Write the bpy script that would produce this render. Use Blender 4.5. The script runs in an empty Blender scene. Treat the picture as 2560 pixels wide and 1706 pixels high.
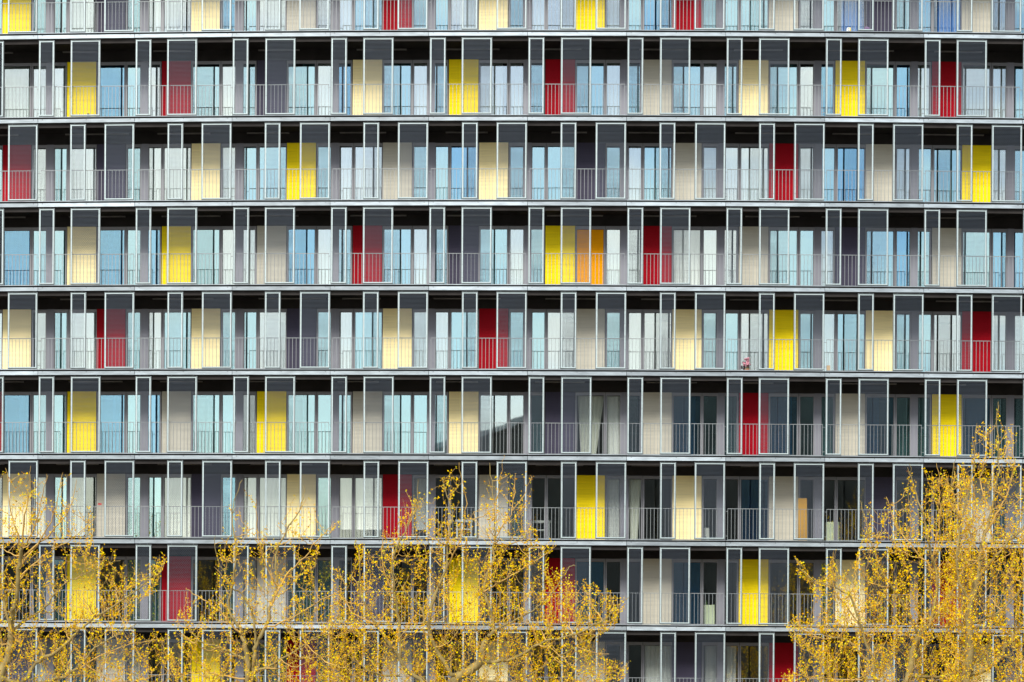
import bpy, math, random
from mathutils import Vector, Matrix, kdtree

random.seed(11)
SC = bpy.context.scene
COL = SC.collection

# ------------------------------------------------------------------ camera
F, D, XA, R = 5500.0, 72.3, 8.8, 361.0       # focal length in photo pixels, distance, arc apex, arc radius
CZ, HY, PXM = 2.6, 1686.7, 72.3 / 5500.0     # eye height, horizon row, metres per photo pixel on the facade
cam = bpy.data.objects.new('camera', bpy.data.cameras.new('camera'))
COL.objects.link(cam)
cam.location = (0, -D, CZ)
cam.rotation_euler = (math.radians(90), 0, 0)
cam.data.sensor_fit = 'HORIZONTAL'
cam.data.sensor_width = 36.0
cam.data.lens = F / 2560 * 36.0
cam.data.shift_y = (HY - 853) / 2560
cam.data.clip_end = 3000
SC.camera = cam

# ------------------------------------------------------------------ sky, sun, exposure
SUN_EL, SUN_AZ = 40, 200
W = bpy.data.worlds.new('World')
SC.world = W
W.use_nodes = True
nt = W.node_tree
bg = nt.nodes['Background']
bg.inputs['Strength'].default_value = 0.1
sky = nt.nodes.new('ShaderNodeTexSky')
sky.sky_type = 'NISHITA'
sky.sun_disc = False
sky.sun_elevation = math.radians(SUN_EL)
sky.sun_rotation = math.radians(SUN_AZ)
tc = nt.nodes.new('ShaderNodeTexCoord')
mp = nt.nodes.new('ShaderNodeMapping')
mp.inputs['Scale'].default_value = (3.0, 3.0, 7.0)
nz = nt.nodes.new('ShaderNodeTexNoise')
nz.inputs['Scale'].default_value = 1.6
nz.inputs['Detail'].default_value = 6
nz.inputs['Roughness'].default_value = 0.55
rp = nt.nodes.new('ShaderNodeValToRGB')
rp.color_ramp.elements[0].position = 0.43
rp.color_ramp.elements[1].position = 0.58
sep = nt.nodes.new('ShaderNodeSeparateXYZ')
gr = nt.nodes.new('ShaderNodeMapRange')
gr.inputs['From Min'].default_value = 0.0
gr.inputs['From Max'].default_value = 0.9
gr.inputs['To Min'].default_value = 8.2
gr.inputs['To Max'].default_value = 16.0
cl = nt.nodes.new('ShaderNodeVectorMath')
cl.operation = 'SCALE'
cl.inputs[0].default_value = (0.98, 1.0, 0.98)
mx = nt.nodes.new('ShaderNodeMix')
mx.data_type = 'RGBA'
L = nt.links
L.new(tc.outputs['Generated'], mp.inputs['Vector'])
L.new(mp.outputs['Vector'], nz.inputs['Vector'])
L.new(nz.outputs['Fac'], rp.inputs['Fac'])
L.new(tc.outputs['Generated'], sep.inputs['Vector'])
L.new(sep.outputs['Z'], gr.inputs['Value'])
L.new(gr.outputs['Result'], cl.inputs['Scale'])
L.new(rp.outputs['Color'], mx.inputs['Factor'])
L.new(sky.outputs['Color'], mx.inputs['A'])
L.new(cl.outputs['Vector'], mx.inputs['B'])
L.new(mx.outputs['Result'], bg.inputs['Color'])

sun = bpy.data.objects.new('sun', bpy.data.lights.new('sun', 'SUN'))
COL.objects.link(sun)
sun.data.energy = 3.2
sun.data.angle = math.radians(22)
sun.data.color = (1.0, 0.96, 0.88)
# towards the sun: behind the camera and to its side
az = math.radians(SUN_AZ)
el = math.radians(SUN_EL)
sd = Vector((math.sin(az) * math.cos(el), math.cos(az) * math.cos(el), math.sin(el)))
sun.rotation_euler = sd.to_track_quat('Z', 'Y').to_euler()

SC.view_settings.view_transform = 'Standard'
SC.view_settings.look = 'None'
SC.view_settings.gamma = 1.0
SC.view_settings.exposure = 0.74
SC.render.engine = 'CYCLES'
SC.cycles.max_bounces = 8
SC.cycles.transparent_max_bounces = 16
SC.cycles.caustics_reflective = False
SC.cycles.caustics_refractive = False


# ------------------------------------------------------------------ materials
def mat(name, col, rough=0.6, metal=0.0, var=0.0, scale=6.0, stretch=None, bump=0.0, obj_var=0.0, spec=0.5):
    m = bpy.data.materials.new(name)
    m.use_nodes = True
    n = m.node_tree.nodes
    l = m.node_tree.links
    p = n['Principled BSDF']
    p.inputs['Roughness'].default_value = rough
    p.inputs['Metallic'].default_value = metal
    p.inputs['Specular IOR Level'].default_value = spec
    p.inputs['Base Color'].default_value = (*col, 1)
    src = None
    if var or bump:
        t = n.new('ShaderNodeTexCoord')
        mpn = n.new('ShaderNodeMapping')
        mpn.inputs['Scale'].default_value = stretch or (1, 1, 1)
        nn = n.new('ShaderNodeTexNoise')
        nn.inputs['Scale'].default_value = scale
        nn.inputs['Detail'].default_value = 5
        l.new(t.outputs['Object'], mpn.inputs['Vector'])
        l.new(mpn.outputs['Vector'], nn.inputs['Vector'])
        if obj_var:
            oi = n.new('ShaderNodeObjectInfo')
            ad = n.new('ShaderNodeVectorMath')
            ad.operation = 'ADD'
            sc = n.new('ShaderNodeVectorMath')
            sc.operation = 'SCALE'
            sc.inputs[0].default_value = (31.0, 17.0, 57.0)
            l.new(oi.outputs['Random'], sc.inputs['Scale'])
            l.new(mpn.outputs['Vector'], ad.inputs[0])
            l.new(sc.outputs['Vector'], ad.inputs[1])
            l.new(ad.outputs['Vector'], nn.inputs['Vector'])
        if var:
            mr = n.new('ShaderNodeMapRange')
            mr.inputs['From Min'].default_value = 0.3
            mr.inputs['From Max'].default_value = 0.7
            mr.inputs['To Min'].default_value = 1 - var
            mr.inputs['To Max'].default_value = 1 + var
            l.new(nn.outputs['Fac'], mr.inputs['Value'])
            src = mr.outputs['Result']
        if bump:
            b = n.new('ShaderNodeBump')
            b.inputs['Strength'].default_value = bump
            b.inputs['Distance'].default_value = 0.02
            l.new(nn.outputs['Fac'], b.inputs['Height'])
            l.new(b.outputs['Normal'], p.inputs['Normal'])
    if obj_var:
        oi = n.new('ShaderNodeObjectInfo')
        mr2 = n.new('ShaderNodeMapRange')
        mr2.inputs['To Min'].default_value = 1 - obj_var
        mr2.inputs['To Max'].default_value = 1 + obj_var
        l.new(oi.outputs['Random'], mr2.inputs['Value'])
        if src is None:
            src = mr2.outputs['Result']
        else:
            mu = n.new('ShaderNodeMath')
            mu.operation = 'MULTIPLY'
            l.new(src, mu.inputs[0])
            l.new(mr2.outputs['Result'], mu.inputs[1])
            src = mu.outputs[0]
    if src is not None:
        vs = n.new('ShaderNodeVectorMath')
        vs.operation = 'SCALE'
        vs.inputs[0].default_value = col
        l.new(src, vs.inputs['Scale'])
        l.new(vs.outputs['Vector'], p.inputs['Base Color'])
    return m


def glass_mat(name, fac, tint, gloss=(0.86, 0.97, 1.0)):
    m = bpy.data.materials.new(name)
    m.use_nodes = True
    n = m.node_tree.nodes
    l = m.node_tree.links
    n.remove(n['Principled BSDF'])
    out = n['Material Output']
    tr = n.new('ShaderNodeBsdfTransparent')
    tr.inputs['Color'].default_value = (*tint, 1)
    gl = n.new('ShaderNodeBsdfGlossy')
    gl.inputs['Color'].default_value = (*gloss, 1)
    gl.inputs['Roughness'].default_value = 0.015
    t = n.new('ShaderNodeTexCoord')
    nn = n.new('ShaderNodeTexNoise')
    nn.inputs['Scale'].default_value = 1.3
    nn.inputs['Detail'].default_value = 1
    b = n.new('ShaderNodeBump')
    b.inputs['Strength'].default_value = 0.03
    b.inputs['Distance'].default_value = 0.02
    l.new(t.outputs['Object'], nn.inputs['Vector'])
    l.new(nn.outputs['Fac'], b.inputs['Height'])
    l.new(b.outputs['Normal'], gl.inputs['Normal'])
    mxs = n.new('ShaderNodeMixShader')
    mxs.inputs['Fac'].default_value = fac
    l.new(tr.outputs[0], mxs.inputs[1])
    l.new(gl.outputs[0], mxs.inputs[2])
    l.new(mxs.outputs[0], out.inputs['Surface'])
    return m


def mesh_mat(name, col):
    """expanded metal: staggered oval openings cut through a galvanised sheet"""
    m = bpy.data.materials.new(name)
    m.use_nodes = True
    n = m.node_tree.nodes
    l = m.node_tree.links
    p = n['Principled BSDF']
    p.inputs['Base Color'].default_value = (*col, 1)
    p.inputs['Roughness'].default_value = 0.5
    p.inputs['Metallic'].default_value = 0.3
    out = n['Material Output']
    t = n.new('ShaderNodeTexCoord')
    s = n.new('ShaderNodeSeparateXYZ')
    l.new(t.outputs['Object'], s.inputs['Vector'])

    def M(op, a, b=None):
        k = n.new('ShaderNodeMath')
        k.operation = op
        for i, v in enumerate((a, b)):
            if v is None:
                continue
            if isinstance(v, (int, float)):
                k.inputs[i].default_value = v
            else:
                l.new(v, k.inputs[i])
        return k.outputs[0]
    zz = M('DIVIDE', s.outputs['Z'], 0.042)
    row = M('FLOOR', zz)
    fz = M('SUBTRACT', M('FRACT', zz), 0.5)
    xx = M('ADD', M('DIVIDE', s.outputs['X'], 0.064), M('MULTIPLY', row, 0.5))
    fx = M('SUBTRACT', M('FRACT', xx), 0.5)
    d = M('ADD', M('MULTIPLY', fx, fx), M('MULTIPLY', fz, fz))
    hole = M('LESS_THAN', d, 0.262)
    tr = n.new('ShaderNodeBsdfTransparent')
    mxs = n.new('ShaderNodeMixShader')
    l.new(hole, mxs.inputs['Fac'])
    l.new(p.outputs[0], mxs.inputs[1])
    l.new(tr.outputs[0], mxs.inputs[2])
    l.new(mxs.outputs[0], out.inputs['Surface'])
    return m


def cloth_mat(name, col, trans=0.35):
    m = bpy.data.materials.new(name)
    m.use_nodes = True
    n = m.node_tree.nodes
    l = m.node_tree.links
    n.remove(n['Principled BSDF'])
    out = n['Material Output']
    d = n.new('ShaderNodeBsdfDiffuse')
    t = n.new('ShaderNodeBsdfTranslucent')
    oi = n.new('ShaderNodeObjectInfo')
    mr = n.new('ShaderNodeMapRange')
    mr.inputs['To Min'].default_value = 0.78
    mr.inputs['To Max'].default_value = 1.0
    vs = n.new('ShaderNodeVectorMath')
    vs.operation = 'SCALE'
    vs.inputs[0].default_value = col
    l.new(oi.outputs['Random'], mr.inputs['Value'])
    l.new(mr.outputs['Result'], vs.inputs['Scale'])
    l.new(vs.outputs['Vector'], d.inputs['Color'])
    l.new(vs.outputs['Vector'], t.inputs['Color'])
    mxs = n.new('ShaderNodeMixShader')
    mxs.inputs['Fac'].default_value = trans
    l.new(d.outputs[0], mxs.inputs[1])
    l.new(t.outputs[0], mxs.inputs[2])
    l.new(mxs.outputs[0], out.inputs['Surface'])
    return m


MT = {
    'steel': mat('galvanised_steel', (0.295, 0.34, 0.375), 0.42, 0.35, 0.22, 3.0, (0.8, 1, 4), obj_var=0.28),
    'frame': mat('screen_frame_steel', (0.35, 0.425, 0.44), 0.45, 0.15, 0.06, 8.0, obj_var=0.05),
    'frame2': mat('screen_channel_steel', (0.14, 0.165, 0.175), 0.5, 0.3, 0.06, 8.0),
    'rail': mat('railing_steel', (0.205, 0.225, 0.235), 0.45, 0.3),
    'mesh': mesh_mat('expanded_metal', (0.068, 0.088, 0.118)),
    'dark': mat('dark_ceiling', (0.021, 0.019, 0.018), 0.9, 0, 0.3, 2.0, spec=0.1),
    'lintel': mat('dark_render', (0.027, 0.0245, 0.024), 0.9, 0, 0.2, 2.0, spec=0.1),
    'strip': mat('conduit', (0.16, 0.15, 0.14), 0.6, 0, 0.3, 3.0),
    'alu': mat('window_aluminium', (0.21, 0.212, 0.232), 0.45, 0.2, obj_var=0.08),
    'seal': mat('window_seal_and_back_shade', (0.02, 0.02, 0.022), 0.6),
    'panelgrey': mat('lavender_grey_cladding', (0.185, 0.188, 0.222), 0.55, 0.1, 0.05, 2.0, obj_var=0.08),
    'room': mat('room_wall', (0.30, 0.29, 0.27), 0.8, 0, 0.1, 1.5),
    'glass': glass_mat('clear_glass', 0.34, (0.92, 0.96, 0.95), (0.92, 0.99, 0.97)),
    'glass_c': glass_mat('thin_glass', 0.15, (0.96, 0.98, 0.97), (0.92, 0.99, 0.97)),
    'glass_t': glass_mat('teal_glass', 0.46, (0.68, 0.88, 0.88), (0.64, 0.83, 0.86)),
    'glass_u': glass_mat('blue_glass', 0.46, (0.60, 0.82, 0.95), (0.42, 0.68, 0.80)),
    'y': mat('yellow_panel', (0.95, 0.72, 0.003), 0.55, 0, 0.09, 3.0, (0.3, 1, 9), 0.12, spec=0.12),
    'c': mat('cream_panel', (0.96, 0.81, 0.42), 0.55, 0, 0.09, 3.0, (0.3, 1, 9), 0.12, spec=0.2),
    'r': mat('red_panel', (0.31, 0.001, 0.008), 0.55, 0, 0.06, 3.0, (0.3, 1, 9), 0.12, spec=0.08),
    'g': mat('slate_panel', (0.052, 0.047, 0.078), 0.55, 0, 0.06, 3.0, (0.3, 1, 9), 0.12, spec=0.15),
    'b': mat('beige_panel', (0.49, 0.465, 0.38), 0.55, 0, 0.09, 3.0, (0.3, 1, 9), 0.12),
    'o': mat('orange_panel', (0.85, 0.34, 0.001), 0.6, 0, 0.04, 3.0, (0.3, 1, 9), 0.12, spec=0.05),
    'cw': cloth_mat('white_curtain', (0.94, 0.95, 0.92), 0.12),
    'cv': cloth_mat('royal_blue_curtain', (0.03, 0.20, 0.72), 0.1),
    'cs': cloth_mat('sheer_curtain', (0.66, 0.77, 0.76)),
    'cu': cloth_mat('blue_curtain', (0.12, 0.36, 0.52)),
    'ck': cloth_mat('navy_curtain', (0.02, 0.05, 0.22)),
    'cl': cloth_mat('lilac_curtain', (0.78, 0.78, 0.90)),
    'cp': cloth_mat('cream_curtain', (0.96, 0.97, 0.84), 0.1),
    'bolt': mat('bolt', (0.05, 0.05, 0.055), 0.5, 0.5),
}

# ------------------------------------------------------------------ mesh helpers
class MB:
    def __init__(self):
        self.v, self.f, self.m = [], [], []

    def box(self, x0, x1, y0, y1, z0, z1, mi=0):
        b = len(self.v)
        self.v += [(x, y, z) for z in (z0, z1) for y in (y0, y1) for x in (x0, x1)]
        for q in ((0, 2, 3, 1), (4, 5, 7, 6), (0, 1, 5, 4), (2, 6, 7, 3), (0, 4, 6, 2), (1, 3, 7, 5)):
            self.f.append([b + i for i in q])
            self.m.append(mi)
        return self

    def poly(self, pts, mi=0):
        b = len(self.v)
        self.v += [tuple(p) for p in pts]
        self.f.append(list(range(b, b + len(pts))))
        self.m.append(mi)
        return self

    def prism(self, pts, axis, a0, a1, mi=0):
        """extrude a polygon of 2-D points along an axis"""
        def mk(p, a):
            return (a, p[0], p[1]) if axis == 'x' else ((p[0], a, p[1]) if axis == 'y' else (p[0], p[1], a))
        b = len(self.v)
        n = len(pts)
        self.v += [mk(p, a0) for p in pts] + [mk(p, a1) for p in pts]
        self.f += [list(range(b, b + n))[::-1], list(range(b + n, b + 2 * n))]
        self.m += [mi, mi]
        for i in range(n):
            j = (i + 1) % n
            self.f.append([b + i, b + j, b + n + j, b + n + i])
            self.m.append(mi)
        return self

    def cyl(self, x, y, z0, z1, r0, r1=None, n=12, mi=0):
        r1 = r0 if r1 is None else r1
        b = len(self.v)
        for z, r in ((z0, r0), (z1, r1)):
            self.v += [(x + r * math.cos(2 * math.pi * i / n), y + r * math.sin(2 * math.pi * i / n), z) for i in range(n)]
        for i in range(n):
            j = (i + 1) % n
            self.f.append([b + i, b + j, b + n + j, b + n + i])
            self.m.append(mi)
        self.f += [list(range(b, b + n))[::-1], list(range(b + n, b + 2 * n))]
        self.m += [mi, mi]
        return self

    def ball(self, c, rx, ry, rz, n=10, k=7, mi=0, wob=0.0, rnd=None):
        b = len(self.v)
        for i in range(k + 1):
            t = math.pi * i / k
            for j in range(n):
                a = 2 * math.pi * j / n
                w = 1 + (rnd.uniform(-wob, wob) if rnd and 0 < i < k else 0)
                self.v.append((c[0] + rx * w * math.sin(t) * math.cos(a), c[1] + ry * w * math.sin(t) * math.sin(a), c[2] + rz * w * math.cos(t)))
        for i in range(k):
            for j in range(n):
                j2 = (j + 1) % n
                self.f.append([b + i * n + j, b + (i + 1) * n + j, b + (i + 1) * n + j2, b + i * n + j2])
                self.m.append(mi)
        return self

    def data(self, name, mats, smooth=False):
        me = bpy.data.meshes.new(name)
        me.from_pydata(self.v, [], self.f)
        for m in mats:
            me.materials.append(MT[m] if isinstance(m, str) else m)
        me.polygons.foreach_set('material_index', self.m)
        if smooth:
            me.polygons.foreach_set('use_smooth', [True] * len(self.f))
        me.update()
        return me


CACHE = {}


def shared(key, fn):
    if key not in CACHE:
        CACHE[key] = fn()
    return CACHE[key]


def put(name, me, parent=None, mw=None, label=None, cat=None, group=None, kind=None):
    o = bpy.data.objects.new(name, me)
    COL.objects.link(o)
    if parent:
        o.parent = parent
    if mw is not None:
        o.matrix_local = mw
    for k, v in (('label', label), ('category', cat), ('group', group), ('kind', kind)):
        if v:
            o[k] = v
    return o


# ------------------------------------------------------------------ facade grid
S0, LB = -24.58, 3.258          # arc position of the first full bay's joint, bay pitch
TILT = 0.0065                   # the floors fall slightly to one side
PITCH = 2.792                   # storey height
DEP = 1.52                      # depth of the loggias
BEAM = 0.188                    # height of the steel edge beam
OPEN = PITCH - BEAM


def joint(k, y=0.0):
    s = S0 + k * LB
    r = R - y
    return XA + r * math.sin(s / R), R - r * math.cos(s / R)


def floor_z(row, X):
    return 23.568 + BEAM - TILT * (X - 8.15) - PITCH * row


def cell(row, k):
    x0, y0 = joint(k)
    x1, y1 = joint(k + 1)
    a = Vector((x0, y0, floor_z(row, x0)))
    b = Vector((x1, y1, floor_z(row, x1)))
    ex = (b - a).normalized()
    ey = Vector((-ex.y, ex.x, 0)).normalized()
    ez = ex.cross(ey)
    m = Matrix((ex, ey, ez)).transposed().to_4x4()
    m.translation = a
    return m, (b - a).length


BL = cell(4, 4)[1]              # straight length of one bay
P = PXM                         # photo pixels -> metres on the facade

ROWS, BAYS = range(9), range(-1, 10)
DOORS = {0: 'ygcbrcyrbgb', 1: 'byrgcyrbcyr', 2: 'rgcybcgbrby', 3: 'gcybrgyrbgb', 4: 'crcgcrbcycr',
         5: 'rybybcgbrby', 6: 'cbgcrbycbgb', 7: 'gyrbgyrbycr', 8: 'gbyrbcbgrbc'}
# window contents, three panes per bay: even storeys a b c, odd storeys c b a (from one side to the other)
PANES = {
    0: 'sss sws wwu swl wws sws wlw sus ssn svl svn sss',
    1: 'sww wus lsw ssw usw sww ssw wsw ssn usu www',
    2: 'ssw sls www sss wls lus sss wsw lww wul ssl',
    3: 'uus sus usw wuw ssw ssw sow whw lss wwu ssu',
    4: 'www sww wss sns www wss wls wns sds wds ddw',
    5: 'sus sus uss dss sss snn spw sus sus sus sus',
    6: 'www sws swu wws rrr dds ddw pdd dkd ddd dds',
    7: 'dds sds sds wsl ddd ddd dud dud ddd sdd dds',
    8: 'www ssw ddd dss ddd ddd ddd dww wdd ddd ddd',
}
# metal screens, positions along the bay in photo pixels
SCR = {1: ((1, 40.5), (82, 159)), 0: ((82, 122), (169.6, 246))}
# wall elements behind: side panel, pane a, pane b, door, pane c
LAY = {0: dict(a=(9, 41), b=(50, 119), d=(121, 195.3), c=(200, 234.5)),
       1: dict(c=(6, 39), d=(43.7, 119), b=(123, 194), a=(199, 235))}
GP = (237.3, 254.6)             # grey cladding strip at the joint

bld = bpy.data.objects.new('apartment_building', None)
COL.objects.link(bld)
bld['label'] = 'long curved apartment block with open loggias, steel mesh screens and coloured door panels'
bld['category'] = 'apartment building'


def beam_mesh():
    """channel seen from outside: deck lip, shadow gap, web, lower flange with its lip, bolts"""
    b = MB()
    x0, x1 = 0.008, BL - 0.008
    b.box(x0, x1, -0.040, 0.05, -0.015, 0.0)            # deck lip
    b.box(x0, x1, 0.004, 0.05, -0.178, -0.062)          # web, an open shadow gap above it
    b.box(x0, x1, 0.030, 0.0505, -0.0615, -0.0155, 2)   # dark strip painting in the shadow under the lip
    b.box(x0, x1, -0.030, 0.05, -BEAM, -0.1785)         # lower flange
    b.box(x0, x1, -0.034, -0.0305, -BEAM, -0.168)       # turned lip
    for x in (0.15, BL / 2, BL - 0.15):
        b.box(x - 0.010, x + 0.010, -0.004, 0.0038, -0.092, -0.072, 1)
    return b.data('fascia_beam', ['steel', 'bolt', 'dark'])


def screen_meshes(w):
    z0, z1 = 0.030, OPEN - 0.040
    f = MB()
    t = 0.030
    # outer channel
    f.box(0, t, 0.016, 0.056, z0, z1, 1).box(w - t, w, 0.016, 0.056, z0, z1, 1)
    f.box(t, w - t, 0.016, 0.056, z1 - 0.012, z1, 1).box(t, w - t, 0.016, 0.056, z0, z0 + 0.020, 1)
    # bright inner bars
    i = 0.022
    zt, zb = z1 - 0.036, z0 + 0.022
    f.box(i, i + 0.034, 0.000, 0.0155, zb, zt).box(w - i - 0.034, w - i, 0.000, 0.0155, zb, zt)
    f.box(i + 0.034, w - i - 0.034, 0.000, 0.0155, zt - 0.026, zt).box(i + 0.034, w - i - 0.034, 0.000, 0.0155, zb, zb + 0.028)
    for x in (0.14, w - 0.14):                          # hangers running in the top track
        f.box(x - 0.008, x + 0.008, 0.024, 0.040, z1, OPEN - 0.002, 1)
    f.box(0.002, t + 0.02, 0.0565, 0.062, z0, z1, 3).box(w - t - 0.02, w - 0.002, 0.0565, 0.062, z0, z1, 3)  # dark back plates: the shade on the frame backs put into the colour
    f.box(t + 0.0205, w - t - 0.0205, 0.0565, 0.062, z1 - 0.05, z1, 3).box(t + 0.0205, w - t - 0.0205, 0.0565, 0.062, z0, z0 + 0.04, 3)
    n = 6
    for j in range(n):                                  # screw heads down the stiles
        z = z0 + 0.2 + j * (z1 - z0 - 0.4) / (n - 1)
        for x in (i + 0.017, w - i - 0.017):
            f.box(x - 0.006, x + 0.006, -0.004, -0.0002, z, z + 0.012, 2)
    g = MB().box(i + 0.0345, w - i - 0.0345, 0.006, 0.009, zb + 0.0285, zt - 0.0265)
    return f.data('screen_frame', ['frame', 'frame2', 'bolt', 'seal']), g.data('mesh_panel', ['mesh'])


def railing_mesh():
    b = MB()
    x0, x1, y = 0.062, BL - 0.062, 0.110
    b.box(x0, x1, y - 0.006, y + 0.022, 1.036, 1.054)
    b.box(x0, x1, y, y + 0.012, 0.018, 0.036)
    n = int((x1 - x0) / 0.118)
    for i in range(n + 1):
        x = x0 + (x1 - x0 - 0.014) * i / n
        b.box(x, x + 0.0125, y, y + 0.012, 0.0365, 1.0355)
    for z in (0.14, 0.95):                              # brackets to the next panel
        b.box(0.0, x0, y + 0.001, y + 0.010, z, z + 0.014).box(x1, BL, y + 0.001, y + 0.010, z, z + 0.014)
    for x in (x0 + 0.02, BL / 2, x1 - 0.03):
        b.box(x, x + 0.016, y + 0.001, y + 0.011, 0.0, 0.0175)
    return b.data('railing', ['rail'])


HD = 2.25                       # head of doors and windows


def door_mesh(kind, key):
    u0, u1 = LAY[key]['d']
    b = MB()
    w = (u1 - u0) * P
    b.box(0, w, DEP - 0.01, DEP + 0.04, 0.004, HD)
    b.box(-0.012, -0.0005, DEP + 0.0, DEP + 0.04, 0.004, HD, 1).box(w + 0.0005, w + 0.012, DEP + 0.0, DEP + 0.04, 0.004, HD, 1)
    n = 7
    for i in range(1, n):                               # board joints
        z = HD * i / n
        b.box(0.002, w - 0.002, DEP - 0.0112, DEP - 0.0102, z - 0.002, z + 0.002)
    return b.data('door_panel', [kind, 'seal'])


def sash(b, x0, x1):
    """frame with black seal round one pane; returns the clear opening"""
    t = 0.042
    y0, y1 = DEP + 0.01, DEP + 0.07
    b.box(x0, x0 + t, y0, y1, 0.004, HD - 0.006).box(x1 - t, x1, y0, y1, 0.004, HD - 0.006)
    b.box(x0 + t, x1 - t, y0, y1, HD - 0.110, HD - 0.006).box(x0 + t, x1 - t, y0, y1, 0.004, 0.060)
    s = 0.012
    b.box(x0 + t, x0 + t + s, y0 + 0.012, y1, 0.060, HD - 0.110, 1).box(x1 - t - s, x1 - t, y0 + 0.012, y1, 0.060, HD - 0.110, 1)
    b.box(x0 + t + s, x1 - t - s, y0 + 0.012, y1, HD - 0.122, HD - 0.110, 1)
    return x0 + t + s, x1 - t - s


def window_frame(key, names):
    b = MB()
    op = {}
    lo = min(LAY[key][n][0] for n in names) - 2.6
    hi = max(LAY[key][n][1] for n in names) + 2.6
    xs = sorted(names, key=lambda n: LAY[key][n][0])
    for i, n in enumerate(xs):
        x0 = (lo if i == 0 else (LAY[key][xs[i - 1]][1] + LAY[key][n][0]) / 2 + 0.6) * P
        x1 = (hi if i == len(xs) - 1 else (LAY[key][xs[i + 1]][0] + LAY[key][n][1]) / 2 - 0.6) * P
        op[n] = sash(b, x0, x1)
        if i < len(xs) - 1:
            b.box(x1 + 0.001, x1 + 0.015, DEP + 0.022, DEP + 0.07, 0.004, HD - 0.006, 1)
    return b.data('window_frame', ['alu', 'seal']), op


def pane_mesh(w, g):
    return MB().box(-w / 2, w / 2, -0.006, 0.006, 0, HD - 0.122 - 0.060).data('pane', [g])


def curtain(w, kind, seed):
    """hanging cloth with folds; x from 0 to w"""
    rnd = random.Random(seed)
    b = MB()
    zt, zb = HD - 0.08, 0.03
    n = max(10, int(w / 0.022))
    ph, fr = rnd.uniform(0, 6), rnd.uniform(28, 48)
    zs = [zb, zb + 0.5, zb + 1.1, zb + 1.7, zt]
    if kind == 'r':
        zs = [0.42, 1.0, 1.6, zt]
    amp = 0.004 if kind == 'r' else 0.017
    taper = 0.45 if kind == 'p' else 0.0
    for z in zs:
        k = (z - zb) / (zt - zb)
        for i in range(n + 1):
            u = i / n
            uu = u + (0.3 * taper * (1 - k)) - taper * (1 - k) * (0 if u > 0.999 else 0) if taper else u
            if taper:
                uu = u * (1 - taper * (1 - k)) + 0.3 * taper * (1 - k)
            x = uu * w
            a = amp * (0.75 + 0.25 * math.sin(3 * u + ph))
            b.v.append((x, a * math.sin(fr * u * w + ph + 0.4 * math.sin(2.1 * z + ph)) + 0.012 * math.sin(5 * u + 2 * z), z))
    for r in range(len(zs) - 1):
        for i in range(n):
            q = r * (n + 1) + i
            b.f.append([q, q + 1, q + n + 2, q + n + 1])
            b.m.append(0)
    if kind == 'r':
        b.box(0, w, -0.014, 0.014, 0.395, 0.42)
    m = {'w': 'cw', 's': 'cs', 'u': 'cu', 'k': 'ck', 'l': 'cl', 'p': 'cp', 'r': 'cw', 'h': 'cw', 'v': 'cv'}[kind]
    return b.data('curtain', [m], True)


FR = {}
for key in (0, 1):
    FR[key, 'ab'] = window_frame(key, ('a', 'b'))
    FR[key, 'c'] = window_frame(key, ('c',))
DOOR_LABEL = {'y': 'bright yellow door panel', 'c': 'cream door panel', 'r': 'dark red door panel', 'g': 'slate grey door panel', 'b': 'beige door panel', 'o': 'orange door panel'}


def rnd_cell(row, k, s=0):
    return random.Random(row * 977 + (k + 3) * 131 + s * 17)


def fill_window(win, mw, key, names, codes, row, k):
    ops = FR[key, 'ab' if len(names) == 2 else 'c'][1]
    for n in names:
        code = codes[n]
        if code == 'o':
            continue
        x0, x1 = ops[n]
        rnd = rnd_cell(row, k, ord(n))
        g = {'s': 'glass_t', 'u': 'glass_u', 'k': 'glass_u', 'n': 'glass'}.get(code, 'glass')
        if code in 'rpvh' or (code in 'wd' and row >= 5):
            g = 'glass_c'
        elif code in 'wld' and rnd.random() < 0.25:
            g = 'glass_t'
        me = shared(('pane', key, n, g), lambda: pane_mesh(x1 - x0 + 0.012, g))
        t = Matrix.Translation(((x0 + x1) / 2, DEP + 0.045, 0.060))
        t = t @ Matrix.Rotation(math.radians(rnd.uniform(-0.22, 0.22)), 4, 'Z') @ Matrix.Rotation(math.radians(rnd.uniform(-0.20, 0.20)), 4, 'X')
        put('pane', me, win, t)
        if code in 'dn' or (code == 's' and row < 6 and rnd.random() < 0.28):
            continue
        w = x1 - x0 + 0.06
        if code in 'rh':
            frac, off = 1.0, 0.0
        elif code == 'p':
            frac, off = (0.95, 0.05)
        else:
            frac = rnd.choice((1.0, 1.0, 0.82, 0.66, 0.48)) if n == 'b' else rnd.choice((1.0, 1.0, 0.85))
            off = rnd.choice((0.0, 1.0)) * (1 - frac)
        var = rnd.randint(0, 2)
        cm = shared(('curtain', key, n, code, round(frac, 2), var), lambda: curtain(w * frac, code, var * 7 + ord(n)))
        put('curtain', cm, win, Matrix.Translation((x0 - 0.03 + off * w, DEP + 0.17, 0)))


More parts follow.
